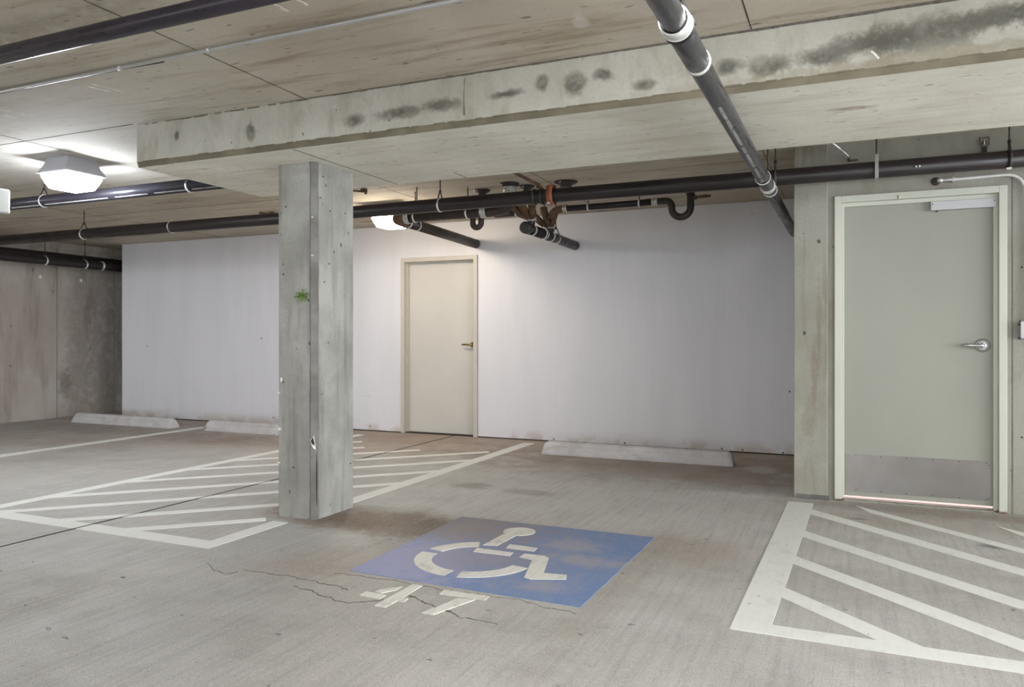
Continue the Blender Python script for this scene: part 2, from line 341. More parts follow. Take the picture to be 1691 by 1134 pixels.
def black_pipe(name, col, rough, write=None, axis='x', spec=0.38, seedloc=0.0, col2=None):
    """black plastic pipe; write=(angle, half width, from, to) prints a broken white line of tiny worn lettering along it"""
    m = NT(name, rough, obj=True); o = m.sep()
    n = m.noise(1.0, m.map((3, 22, 22) if axis == 'x' else (22, 3, 22), loc=(seedloc,)*3), detail=4)
    m.b.inputs['Specular IOR Level'].default_value = spec
    c = m.mix(m.rng(n, 0.3, 0.8), col, col2 or tuple(x*1.6 for x in col))
    m.rough(m.rng(n, 0.35, 0.7, rough*0.8, rough*1.35))
    if write:
        ang, hw, a, b = write
        side = o[1] if axis == 'x' else o[0]; along = o[0] if axis == 'x' else o[1]
        th = m.math('ARCTAN2', o[2], side)
        inb = m.rng(m.math('ABSOLUTE', m.math('SUBTRACT', th, ang)), hw*0.8, hw, 1, 0)
        word = m.rng(m.noise(1.0, m.comb(m.math('MULTIPLY', along, 9.0), 3.1, seedloc), detail=2), 0.42, 0.45)
        glyph = m.rng(m.noise(1.0, m.comb(m.math('MULTIPLY', along, 150.0), m.math('MULTIPLY', th, 14.0), 0.0), detail=1), 0.46, 0.50)
        seg = m.math('MULTIPLY', m.rng(along, a, a+0.02), m.rng(along, b-0.02, b, 1, 0))
        k = m.math('MULTIPLY', m.math('MULTIPLY', inb, word), m.math('MULTIPLY', glyph, seg))
        c = m.mix(m.math('MULTIPLY', k, 0.8), c, (0.72, 0.72, 0.70))
    return m.color(c)
M['pipe'] = black_pipe('black_pipe', (0.014, 0.010, 0.011), 0.40, col2=(0.026, 0.019, 0.020))
M['pipe_brown'] = black_pipe('brownish_black_pipe', (0.032, 0.023, 0.020), 0.5, axis='y', col2=(0.055, 0.04, 0.034))
def lens(name, col, e):
    m = NT(name, 0.4); m.color((0.9, 0.9, 0.9)); m.b.inputs['Emission Color'].default_value = (*col, 1); m.b.inputs['Emission Strength'].default_value = e
    return m.m
M['lens'] = lens('lit_lamp_lens', (0.90, 0.945, 1.0), LAMP)
M['lens_front'] = lens('bright_lamp_lens', (0.97, 0.985, 1.0), LAMP_FRONT)
M['lens_warm'] = lens('warm_lit_lamp_lens', (1.0, 0.86, 0.68), LAMP_WARM)

# ------------------------------------------------------------------ setting: floor, ceiling, walls
X0, X1, Y0, Y1 = -10.35, 7.0, -7.0, 10.0
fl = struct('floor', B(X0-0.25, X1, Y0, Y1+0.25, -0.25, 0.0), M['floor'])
def wander(a, b, n, amp):
    a, b = Vector(a), Vector(b); out = []; off = 0
    perp = Vector((-(b-a).y, (b-a).x, 0)).normalized()
    for i in range(n+1):
        off += random.uniform(-amp, amp); out.append(a.lerp(b, i/n) + perp*off*(1 if 0 < i < n else 0.4))
    return out
bm = strip(bmesh.new(), wander((-4.31, -2.0, 0), (-4.25, 7.95, 0), 60, 0.0022), [random.uniform(0.009, 0.016) for _ in range(61)], th=0.0026)
obj('expansion_joint', bm, M['dark'], fl)
def crack(pts, w, n=22, amp=0.009):
    bm = bmesh.new()
    for a, b in zip(pts, pts[1:]):
        q = wander((*a, 0), (*b, 0), n, amp); strip(bm, q, [w*random.choice((0.15, 0.3, 0.7, 1.0, 1.7)) for _ in q], th=0.0016)
    obj('floor_crack', bm, M['crack'], fl)
crack([(-3.0, 2.95), (-2.75, 2.93), (-2.42, 2.93), (-2.1, 2.88)], 0.0035)
crack([(-2.36, 2.83), (-2.05, 2.76), (-1.86, 2.85)], 0.0035)
crack([(-1.80, 2.93), (-1.62, 2.86), (-1.45, 2.80)], 0.010, 14, 0.006)
crack([(-1.45, 2.80), (-1.30, 2.79)], 0.004, 8, 0.006)
crack([(-2.30, 3.06), (-1.75, 3.08), (-1.3, 3.07), (-1.05, 3.03)], 0.002)

def ceil_bm(x0, x1, y0, y1, th=0.25):
    bm = bmesh.new(); v = []
    for (x, y) in ((x0, y0), (x1, y0), (x1, y1), (x0, y1)): v.append(bm.verts.new((x, y, zc(y))))
    u = [bm.verts.new((a.co.x, a.co.y, a.co.z+th)) for a in v]
    bm.faces.new(v[::-1]); bm.faces.new(u)
    for k in range(4): bm.faces.new((v[k], v[(k+1) % 4], u[(k+1) % 4], u[k]))
    return bm
ce = struct('ceiling', ceil_bm(X0-0.25, X1, Y0, Y1+0.25), M['ceiling'])
DN = Vector((0, 0, -1))
def cseam(x0, y0, x1, y1, w=0.006, mat='dark', name='panel_seam', off=0.0):
    n = max(4, int(math.hypot(x1-x0, y1-y0)/0.08)); pts = []
    for i in range(n+1):
        x = x0+(x1-x0)*i/n; y = y0+(y1-y0)*i/n; pts.append((x, y, zc(y)-off))
    obj(name, strip(bmesh.new(), pts, [w*random.uniform(0.5, 1.3) for _ in pts], n=DN, th=0.0015), M[mat], ce)
for x, y0, y1 in ((-2.893, -1, 3.575), (-0.414, -1, 3.575), (-5.31, -1, 3.53), (-1.66, 2.7, 2.72), (-7.75, -1, 7.9), (-5.31, 3.53, 3.9)): cseam(x, y0, x, y1, 0.005)
cseam(-10.3, 3.555, -4.26, 3.555, 0.008)
cseam(-10.3, 1.1, 6, 1.1, 0.004)
cseam(-10.3, 6.0, -4.3, 6.0, 0.004)
for x in (-3.9, -2.43, -0.6): cseam(x, 4.74, x, 7.85, 0.004)
for (x0, y0, x1, y1) in ((-2.206, 2.495, -2.197, 2.604), (-2.091, 2.515, -2.081, 2.589), (-1.12, 2.72, -1.11, 2.78), (-3.80, 2.90, -3.76, 3.08), (-3.86, 2.92, -3.82, 3.05), (-4.75, 2.95, -4.66, 3.2), (-4.9, 2.98, -4.8, 3.15)):
    cseam(x0, y0, x1, y1, 0.016, 'chalk', 'chalk_mark')
cseam(-0.84, 7.22, -0.80, 7.26, 0.05, 'chalk', 'chalk_mark'); cseam(-0.99, 7.22, -0.95, 7.26, 0.05, 'chalk', 'chalk_mark')

# dropped slab band across the ceiling, with a chamfered lower front edge
bx0, by0, by1, bz = -4.25, 3.58, 4.735, 2.25
bm = prism(bmesh.new(), [(by0, zc(by0)+0.02), (by1, zc(by1)+0.02), (by1, bz), (by0+0.012, bz), (by0+0.012, bz+0.004), (by0, bz+0.034)], 'x', bx0, X1)
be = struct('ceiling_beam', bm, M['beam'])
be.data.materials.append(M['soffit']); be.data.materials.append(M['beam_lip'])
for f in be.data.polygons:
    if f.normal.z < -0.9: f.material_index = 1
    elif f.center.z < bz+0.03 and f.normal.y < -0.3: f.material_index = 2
bm = bmesh.new()
for i in range(150):      # grout crust hanging along the top and the lower edge of the beam
    x = random.uniform(bx0+0.02, 1.2); z = random.choice((bz+0.034, zc(by0)-0.004)); w = random.uniform(0.01, 0.05)
    box(bm, x-w, x+w, by0-random.uniform(0.001, 0.004), by0+0.004, z-random.uniform(0.002, 0.006), z+random.uniform(0.002, 0.004))
obj('edge_crust', bm, M['beam_lip'], be)
bm = bmesh.new()
for i in range(60):
    x = -3.0 + i*0.1; box(bm, x, x+0.1, by0-0.004, by0+0.002, zc(by0)-0.004-0.008*min(1, i/30)*random.uniform(0.8, 1.2), zc(by0)-0.0002)
obj('top_joint', bm, M['crack'], be)
def bseam(x0, y0, x1, y1, w=0.004):
    obj('panel_seam', strip(bmesh.new(), [(x0+(x1-x0)*i/12, y0+(y1-y0)*i/12, bz) for i in range(13)], w, n=DN, th=0.0015), M['dark'], be)
bseam(-3.002, by0+0.02, -3.002, by1); bseam(-2.441, 4.55, -2.441, by1, 0.003); bseam(-0.56, by0+0.02, -0.56, by1, 0.002)
obj('panel_seam', strip(bmesh.new(), [(-1.86, by0, bz+0.06), (-1.862, by0, 2.4), (-1.858, by0, 2.5)], [0.012, 0.004, 0.004], n=Vector((0, -1, 0)), th=0.0015), M['beam_lip'], be)
bm = strip(bmesh.new(), [(0.07, by0, 2.355), (0.085, by0, 2.34), (0.1, by0, 2.318)], 0.009, n=Vector((0, -1, 0)), th=0.002)
obj('chalk_mark', bm, M['chalk'], be)

wl = struct('wall_left', B(X0-0.25, X0, Y0, Y1+0.2, -0.1, 2.6), M['wall_left'])
obj('ledge', B(X0, X0+0.03, Y0, Y1, 2.40, 2.49), M['wall_left'], wl)
for y, w in ((7.38, 0.008), (4.9, 0.008), (8.3, 0.006)):
    obj('wall_seam', B(X0, X0+0.004, y-w/2, y+w/2, 0, 2.4), M['column_edge'], wl)
for y, z in ((6.4, 2.0), (7.13, 1.98), (7.75, 1.97)):
    obj('plaster_patch', B(X0, X0+0.006, y-0.02, y+0.02, z-0.02, z+0.03, bev=0.002), M['chalk'], wl)
obj('wall_mark', T([(X0+0.003, 6.53, 0.08), (X0+0.004, 6.53, 0.12)], 0.008, 8), M['dark'], wl)
obj('wall_mark', T([(X0+0.003, 6.57, 0.085), (X0+0.004, 6.57, 0.125)], 0.008, 8), M['dark'], wl)
struct('wall_rear', B(X0-0.25, X1, Y1, Y1+0.25, -0.1, 2.6), M['wall_left'])

# white partition wall with the far door opening
YW = 7.9; d2 = (-4.95, -3.93, 2.09)
bm = bmesh.new(); box(bm, -9.68, d2[0]+0.03, YW, YW+0.15, 0.012, zc(YW)-0.004); box(bm, d2[1]-0.03, -0.25, YW, YW+0.15, 0.012, zc(YW)-0.004)
box(bm, d2[0]+0.03, d2[1]-0.03, YW, YW+0.15, d2[2]-0.03, zc(YW)-0.004)
wb = struct('wall_back', bm, M['white_wall'])
bm = bmesh.new(); box(bm, -9.66, d2[0], YW+0.01, YW+0.1, 0, 0.013); box(bm, d2[1], -0.25, YW+0.01, YW+0.1, 0, 0.013)
obj('bottom_gap_shade', bm, M['dark'], wb)  # dark strip behind the gap under the wall, standing in for its shade
for x, z in ((-0.62, 0.025), (-1.0, 0.028), (-0.56, 0.62), (-1.2, 0.03), (-2.2, 0.03), (-3.0, 0.03), (-6.3, 0.6), (-6.9, 0.1), (-5.4, 0.06)):
    obj('screw', T([(x, YW+0.001, z), (x, YW-0.002, z)], 0.009, 10), M['screw'], wb)
obj('chalk_mark', B(-5.55, -5.38, YW-0.002, YW, 0.42, 0.432), M['chalk'], wb)
# far door
do = struct('door_2', B(d2[0]+0.045, d2[1]-0.05, YW+0.09, YW+0.135, 0.012, d2[2]-0.05), M['leaf_far'])
bm = bmesh.new(); y0 = YW-0.02
box(bm, d2[0], d2[0]+0.045, y0, YW+0.15, 0, d2[2], 0.002); box(bm, d2[1]-0.05, d2[1], y0, YW+0.15, 0, d2[2], 0.002); box(bm, d2[0]+0.045, d2[1]-0.05, y0, YW+0.15, d2[2]-0.05, d2[2], 0.002)
box(bm, d2[0]+0.045, d2[0]+0.06, YW+0.05, YW+0.09, 0, d2[2]-0.05); box(bm, d2[0]+0.06, d2[1]-0.05, YW+0.05, YW+0.09, d2[2]-0.065, d2[2]-0.05)
obj('door_frame', bm, M['frame_far'], do)
obj('door_threshold', B(d2[0]+0.045, d2[1]-0.05, YW+0.02, YW+0.15, 0, 0.012), M['dark'], do)
hx, hz, hy = -4.04, 1.06, YW+0.09
h = obj('door_handle', T([(hx-0.005, hy-0.045, hz)] + [(hx-0.02, hy-0.05, hz), (hx-0.115, hy-0.05, hz)], [0.011, 0.011, 0.009], 14), M['brass'], do)
h['label'] = 'brass lever handle'
obj('rose', T([(hx, hy, hz), (hx, hy-0.012, hz), (hx, hy-0.05, hz), (hx, hy-0.055, hz)], [0.034, 0.031, 0.02, 0.012], 20), M['brass'], h)

# concrete wall with the near door, return wall and pilaster
YD = 5.885; d1 = (-0.118, 0.917, 2.137)
bm = bmesh.new(); zt = 2.56
box(bm, -0.30, d1[0]+0.02, YD, YD+0.2, 0, zt); box(bm, d1[1]-0.02, 3.2, YD, YD+0.2, 0, zt); box(bm, d1[0]+0.02, d1[1]-0.02, YD, YD+0.2, d1[2]-0.02, zt)
wr = struct('wall_right', bm, M['wall_right'])
struct('wall_return', B(-0.385, -0.28, YD+0.02, 8.05, 0, zt), M['wall_right'])
struct('wall_side', B(3.2, 3.4, YD-0.0, 8.05, 0, zt), M['wall_right'])
struct('wall_inner', B(-0.3, 3.4, 8.05, 8.2, 0, zt), M['white_wall'])
pl = struct('pilaster', B(-0.387, -0.162, YD-0.022, YD+0.1, 0, zt, bev=0.006), M['pilaster'])
pl['kind'] = 'structure'
obj('pilaster_foot', B(-0.372, -0.15, YD-0.028, YD+0.0, 0, 0.03, bev=0.006), M['column_edge'], pl)
for x, z in ((1.0, 1.6), (1.02, 1.75), (0.99, 1.25), (1.03, 0.9), (1.0, 0.5)):
    obj('bug_hole', T([(x, YD+0.001, z), (x, YD-0.0015, z)], 0.006, 8), M['dark'], wr)
bm = bmesh.new()
prism(bm, [(0.945, 0.0), (0.952, 0.0), (0.950, 2.2), (0.944, 2.2)], 'y', YD-0.002, YD+0.01)
obj('form_seam', bm, M['column_edge'], wr)
do = struct('door_1', B(-0.068, 0.867, YD+0.05, YD+0.094, 0.030, 2.085, bev=0.0015), M['leaf'])
bm = bmesh.new(); y0 = YD-0.02; a, b, t = d1
box(bm, a, a+0.046, y0, YD+0.2, 0, t, 0.003); box(bm, b-0.046, b, y0, YD+0.2, 0, t, 0.003); box(bm, a+0.046, b-0.046, y0, YD+0.2, t-0.046, t, 0.003)
box(bm, a+0.046, a+0.062, YD+0.018, YD+0.05, 0, t-0.046, 0.002); box(bm, b-0.072, b-0.046, YD+0.018, YD+0.05, 0, t-0.046, 0.002); box(bm, a+0.062, b-0.072, YD+0.018, YD+0.05, t-0.074, t-0.046, 0.002)
fr = obj('door_frame', bm, M['frame'], do)
obj('blister', T([(0.287, y0+0.002, 2.112), (0.287, y0-0.004, 2.106), (0.29, y0-0.002, 2.085)], [0.006, 0.008, 0.002], 10), M['frame'], fr)
obj('door_threshold', B(a+0.062, b-0.072, YD+0.0, YD+0.05, 0, 0.008), M['pilaster'], do)
kp = obj('kick_plate', B(-0.043, 0.832, YD+0.047, YD+0.05, 0.062, 0.325), M['kick'], do); kp['label'] = 'brushed steel kick plate'
for i in range(6):
    x = 0.02 + i*0.158
    for z in (0.072, 0.315): obj('screw', T([(x, YD+0.047, z), (x, YD+0.0445, z)], 0.004, 10), M['screw'], kp)
for z in (0.08, 0.3): obj('screw', T([(0.824, YD+0.047, z), (0.824, YD+0.0445, z)], 0.004, 10), M['screw'], kp)
cb = obj('closer_bracket', B(0.482, 0.862, YD+0.008, YD+0.05, 2.003, 2.062, bev=0.002), M['alu'], do)
for x in (0.492, 0.850): obj('screw', T([(x, YD+0.008, 2.045), (x, YD+0.006, 2.045)], 0.004, 10), M['screw'], cb)
obj('stop_screw', T([(0.52, YD+0.04, 2.003), (0.52, YD+0.04, 1.994)], 0.006, 10), M['screw'], cb)
hx, hz, hy = 0.787, 1.093, YD+0.05
h = obj('door_handle', T([(hx+0.004, hy-0.055, hz), (hx-0.02, hy-0.062, hz), (hx-0.06, hy-0.062, hz), (hx-0.118, hy-0.056, hz+0.001), (hx-0.122, hy-0.05, hz)], [0.014, 0.013, 0.011, 0.010, 0.008], 18), M['steel'], do)
h['label'] = 'satin steel lever handle'
obj('rose', T([(hx, hy, hz), (hx, hy-0.006, hz), (hx, hy-0.014, hz), (hx, hy-0.014, hz), (hx, hy-0.018, hz)], [0.045, 0.045, 0.036, 0.028, 0.026], 36), M['steel'], h)
obj('hub', T([(hx, hy-0.015, hz), (hx, hy-0.06, hz), (hx, hy-0.066, hz)], [0.022, 0.02, 0.015], 24), M['steel'], h)
obj('keyhole', T([(hx, hy-0.066, hz), (hx, hy-0.068, hz)], 0.007, 14), M['screw'], h)
pk = struct('trim_1', B(a+0.046, b-0.046, YD+0.05, YD+0.5, 0.0, 0.010), M['pink'])
ld = bpy.data.lights.new('inner_room_lamp', 'AREA'); ld.energy = 28; ld.size = 0.8; ld.size_y = 0.3; ld.shape = 'RECTANGLE'; ld.color = (1, 0.86, 0.84)
lo = bpy.data.objects.new('inner_room_lamp', ld); C.objects.link(lo); lo.location = (0.4, YD+0.75, 2.3)

# ------------------------------------------------------------------ column
col = thing('concrete_column', 'square grey concrete column with chamfered corners holding up the beam, green moss on it', 'column', (-3.24, 4.12, 0))
cx0, cx1, cy0, cy1, ch = -3.392, -3.083, 3.905, 4.340, 0.030
prof = [(cx0+ch, cy0), (cx1-ch, cy0), (cx1, cy0+ch), (cx1, cy1-ch), (cx1-ch, cy1), (cx0+ch, cy1), (cx0, cy1-ch), (cx0, cy0+ch)]
sh = obj('shaft', prism(bmesh.new(), prof, 'z', 0.0, bz), M['column'], col)
bm = bmesh.new(); nn = 40; A = []
for i in range(nn+1):       # rough grout skin over the front corner chamfer
    z = bz*i/nn; j = random.uniform(-0.003, 0.003); e = 0.0025
    A.append([bm.verts.new((cx1-ch-0.006+j, cy0-0.001, z)), bm.verts.new((cx1-ch+e, cy0+e-0.006, z)), bm.verts.new((cx1+0.002, cy0+ch-0.002, z)), bm.verts.new((cx1+0.001, cy0+ch+0.008-j, z))])
for p, q in zip(A, A[1:]):
    for k in range(3): bm.faces.new((p[k], p[k+1], q[k+1], q[k]))
obj('corner_grout', bm, M['column_edge'], sh)
obj('corner_crack', T([(cx1-0.004, cy0+ch-0.006, 0.06+0.03*i) for i in range(14)], [0.001+0.0035*math.sin(PI*i/13) for i in range(14)], 8), M['dark'], sh)
def chip(pts, mat, name='chip', th=0.004):
    bm = bmesh.new(); v = [bm.verts.new(p) for p in pts]; bm.faces.new(v)
    r = bmesh.ops.extrude_face_region(bm, geom=bm.faces[:]); bmesh.ops.translate(bm, vec=(0.003, -th, 0), verts=[g for g in r['geom'] if isinstance(g, bmesh.types.BMVert)])
    obj(name, bm, M[mat], col)
chip([(cx1-0.034, cy0-0.001, 0.505), (cx1-0.012, cy0+0.008, 0.53), (cx1-0.006, cy0+0.014, 0.475), (cx1-0.004, cy0+0.016, 0.44), (cx1-0.014, cy0+0.006, 0.45), (cx1-0.03, cy0-0.001, 0.48)], 'chalk')
chip([(cx1-0.026, cy0-0.005, 0.50), (cx1-0.014, cy0+0.001, 0.522), (cx1-0.008, cy0+0.006, 0.49), (cx1-0.006, cy0+0.008, 0.468), (cx1-0.02, cy0-0.002, 0.48)], 'dark')
for x, z, w, hh in ((-3.345, 0.875, 0.006, 0.026), (-3.37, 0.79, 0.01, 0.014), (-3.366, 0.345, 0.01, 0.01), (-3.36, 0.56, 0.008, 0.014), (-3.1, 1.9, 0.006, 0.008), (-3.1, 1.66, 0.008, 0.01)):
    obj('paint_fleck', B(x-w, x+w, cy0-0.006, cy0+0.001, z-hh/2, z+hh/2, bev=0.001), M['chalk'], col)
for y, z in ((3.99, 2.17), (3.96, 2.03), (4.06, 1.96), (4.22, 1.97), (4.1, 1.7), (4.05, 1.62), (4.28, 0.3), (4.0, 1.5)):
    obj('bug_hole', T([(cx1-0.001, y, z), (cx1+0.001, y, z)], 0.006, 8), M['dark'], col)
for x, z in ((-3.31, 1.98), (-3.33, 1.55), (-3.13, 1.38), (-3.33, 0.86), (-3.25, 0.32)):
    obj('bug_hole', T([(x, cy0+0.001, z), (x, cy0-0.001, z)], 0.006, 8), M['dark'], col)
bm = bmesh.new()
for k in range(150):     # moss tuft
    a_ = random.uniform(0, 2*PI); r_ = abs(random.gauss(0, 0.026)); p = Vector((-3.176+1.15*r_*math.cos(a_), cy0, 1.412+0.8*r_*math.sin(a_)))
    d_ = Vector((math.cos(a_)*0.6+random.uniform(-.3, .3), -random.uniform(0.3, 1), math.sin(a_)*0.5+random.uniform(-.5, .3))).normalized()*random.uniform(0.010, 0.026)
    tube(bm, [p, p+d_*0.5, p+d_+Vector((0, 0, -0.003))], [0.0016, 0.0014, 0.0004], 4)
tag(obj('moss_tuft', bm, M['moss']), 'small bright green moss tuft growing on the concrete column face', 'moss', kind='stuff')

# ------------------------------------------------------------------ wheel stops
def wheel_stop(loc, label, L=1.83):
    t = thing('wheel_stop', label, 'wheel stop', loc, 'concrete wheel stops by the white wall')
    hw, hh = 0.085, 0.125; prof = [(-hw, 0), (-hw, 0.02)] + [(-hw+0.02+0.0*k, 0.07) for k in (1,)] + [(-0.045*math.cos(PI*k/8)-0.0, hh-0.035+0.035*math.sin(PI*k/8)) for k in range(9)] + [(hw-0.02, 0.07), (hw, 0.02), (hw, 0)]
    bm = bmesh.new(); rings = []
    for x, s_ in ((0, 0.0), (0.018, 0.6), (0.055, 1.0), (L*0.31, 1.0), (L*0.62, 1.0), (L-0.055, 1.0), (L-0.018, 0.65), (L, 0.0)):
        q = 0.82+0.18*s_; xx = x
        rings.append([bm.verts.new((xx + (1 if x > L/2 else -1)*(-z*0.14 if s_ < 1 else 0), y*q, z*q)) for y, z in prof])
    n = len(prof)
    for p, q in zip(rings, rings[1:]):
        for k in range(n): bm.faces.new((p[k], p[(k+1) % n], q[(k+1) % n], q[k]))
    bm.faces.new(rings[0][::-1]); bm.faces.new(rings[-1])
    obj('block', bm, M['stop'], t, local=True)
    for x in (0.42, L-0.42): obj('anchor_pin', T([(x, 0, hh-0.002), (x, 0, hh+0.003)], 0.011, 12), M['screw'], t, local=True)
    return t
wheel_stop((-2.80, 7.10, 0), 'long pale concrete wheel stop between striped aisle and pilaster, white wall behind')
wheel_stop((-9.66, 7.16, 0), 'pale concrete wheel stop farthest from the doors, near bare concrete wall')
wheel_stop((-7.30, 7.18, 0), 'pale concrete wheel stop partly hidden behind the square column')

# ------------------------------------------------------------------ paint on the floor
PZ = 0.0016; LAYER = [0]
def flat(name, polys, mat, parent):
    bm = bmesh.new(); LAYER[0] += 1      # each coat lies a hair above the one before, as overlapping paint does
    for p in polys: slab(bm, p, 0.0, PZ + 0.00006*LAYER[0])
    return obj(name, bm, M[mat], parent)
def clip(poly, f):
    """keep the part of poly where f(x, y) >= 0"""
    out = []
    for i in range(len(poly)):
        p, q = poly[i], poly[(i+1) % len(poly)]; a, b = f(*p), f(*q)
        if a >= 0: out.append(p)
        if (a >= 0) != (b >= 0): t = a/(a-b); out.append((p[0]+(q[0]-p[0])*t, p[1]+(q[1]-p[1])*t))
    return out
t = thing('striped_aisle_marking', 'white painted hatched access aisle passing beneath the square column to far door', 'floor marking', (-4.2, 5.3, 0))
flat('border_line', [[(-5.34, 3.28), (-3.20, 3.275), (-3.20, 3.150), (-5.34, 3.155)]], 'paint', t)
flat('border_line', [[(-5.34, 3.28), (-5.34, 7.55), (-5.235, 7.55), (-5.235, 3.28)]], 'paint', t)
flat('border_line', [[(-3.31, 3.275), (-3.31, 3.79), (-3.195, 3.79), (-3.195, 3.275)]], 'paint', t)
flat('border_line', [[(-3.265, 4.36), (-3.265, 7.69), (-3.13, 7.68), (-3.16, 4.36)]], 'paint', t)
# diagonal stripes run at 48 degrees; each is given by where its upper edge crosses x = -4.2
for y0, xa, xb in ((3.085, -5.2, -3.41), (3.645, -5.2, -3.27), (4.255, -5.235, -3.27), (4.855, -5.235, -3.27), (5.485, -5.235, -3.27), (6.09, -5.235, -3.35), (6.64, -5.235, -4.05), (7.20, -5.235, -4.67), (7.84, -5.235, -4.95), (2.5, -5.235, -3.9)):
    s_ = 1.02 if y0 > 4 else 0.95 + 0.02*(y0-3); w = 0.118
    P = [(xa, y0+s_*(xa+4.2)), (xb, y0+s_*(xb+4.2)), (xb+0.055, y0-w+s_*(xb+0.055+4.2)), (xa, y0-w+s_*(xa+4.2))]
    if y0 == 2.5: continue
    P = clip(P, lambda x, y: y-3.27); P = clip(P, lambda x, y: 7.68-y)
    if len(P) > 2: flat('stripe', [P], 'paint', t)
t = thing('loading_zone_marking', 'white hatched no parking zone painted in front of the kick plate door', 'floor marking', (0.1, 4.4, 0))
flat('border_line', [[(-0.444, 3.115), (-0.412, 5.69), (-0.246, 5.69), (-0.298, 3.115)]], 'paint', t)
flat('border_line', [[(-0.30, 3.225), (3.0, 3.20), (3.0, 3.09), (-0.30, 3.115)]], 'paint', t)
for y0, xa, xb in ((3.725, -0.297, 0.35), (4.292, -0.29, 1.5), (4.884, -0.275, 2.1), (5.52, -0.262, 2.7), (6.02, 0.02, 3.0), (6.50, 0.80, 3.0)):
    s_ = -0.97; w = 0.15 if y0 < 5.8 else 0.13; x0r = -0.28
    f0 = lambda x, y0=y0: y0 + s_*(x+0.28)
    P = [(xa, f0(xa)), (xb, f0(xb)), (xb, f0(xb)-w), (xa, f0(xa)-w)]
    if xa > 0: P[3] = (xa+0.08, f0(xa+0.08)-w+0.02); P[0] = (xa, f0(xa))
    P = clip(P, lambda x, y: y-3.20); P = clip(P, lambda x, y: 5.77-y)
    flat('stripe', [P], 'paint', t)
o = flat('stall_line', [[(-7.60, 3.0), (-7.60, 7.37), (-7.47, 7.37), (-7.47, 3.0)]], 'paint', None)
tag(o, 'single thin white stall line between the two far wheel stops', 'floor marking')

t = thing('accessible_parking_emblem', 'blue painted square with white wheelchair symbol on the floor beside the column', 'floor marking', (-1.66, 3.74, 0))
bl = flat('blue_square', [[(-2.262, 3.13), (-2.285, 4.362), (-1.035, 4.357), (-1.058, 3.105)]], 'blue', t)
def sym(pts, name='symbol_piece', z1=0.0052):
    bm = slab(bmesh.new(), pts, 0.0, z1); o = obj(name, bm, M['paint_worn'], t); return o
# head with the torso joined to it
hd = [(-1.795+0.095*math.cos(a_), 4.158+0.095*math.sin(a_)) for a_ in [math.radians(-60+300*i/24) for i in range(25)]]
sym(hd + [(-1.857, 4.07), (-1.863, 3.806), (-1.785, 3.826), (-1.775, 4.068)])
sym([(-1.733, 3.882), (-1.565, 3.873), (-1.557, 3.804), (-1.721, 3.804)])
sym([(-1.865, 3.740), (-1.647, 3.737), (-1.640, 3.674), (-1.852, 3.668)])
sym([(-1.587, 3.744), (-1.473, 3.748), (-1.440, 3.72), (-1.372, 3.475), (-1.258, 3.492), (-1.238, 3.427), (-1.395, 3.360), (-1.432, 3.375), (-1.506, 3.655), (-1.587, 3.675)])
def arcpiece(a0, a1, r0=0.225, r1=0.315, c=(-1.785, 3.560), n=14):
    A = [(c[0]+r1*math.cos(math.radians(a0+(a1-a0)*i/n)), c[1]+r1*math.sin(math.radians(a0+(a1-a0)*i/n))) for i in range(n+1)]
    A += [(c[0]+r0*math.cos(math.radians(a1-(a1-a0)*i/n)), c[1]+r0*math.sin(math.radians(a1-(a1-a0)*i/n))) for i in range(n+1)]
    sym(A)
arcpiece(112, 168); arcpiece(180, 268); arcpiece(280, 352)

t = thing('stall_number', 'white stencilled number 47 painted just below the blue emblem', 'painted number', (-1.74, 2.93, 0))
def dig(name, polys):
    bm = bmesh.new()
    for p in polys: slab(bm, p, 0.0, 0.0035)
    obj(name, bm, M['paint_worn'], t)
dig('digit_four', [[(-2.006, 2.905), (-1.896, 2.898), (-1.896, 2.845), (-2.006, 2.852)], [(-1.962, 2.951), (-1.893, 3.030), (-1.893, 2.975), (-1.93, 2.915), (-1.968, 2.918)],
    [(-1.868, 3.078), (-1.816, 3.076), (-1.812, 2.900), (-1.782, 2.898), (-1.778, 2.858), (-1.812, 2.856), (-1.815, 2.768), (-1.868, 2.768)]])
dig('digit_seven', [[(-1.695, 3.065), (-1.470, 3.071), (-1.466, 3.020), (-1.690, 3.010)], [(-1.587, 2.990), (-1.508, 3.006), (-1.545, 2.90), (-1.585, 2.774), (-1.640, 2.774), (-1.62, 2.85)]])

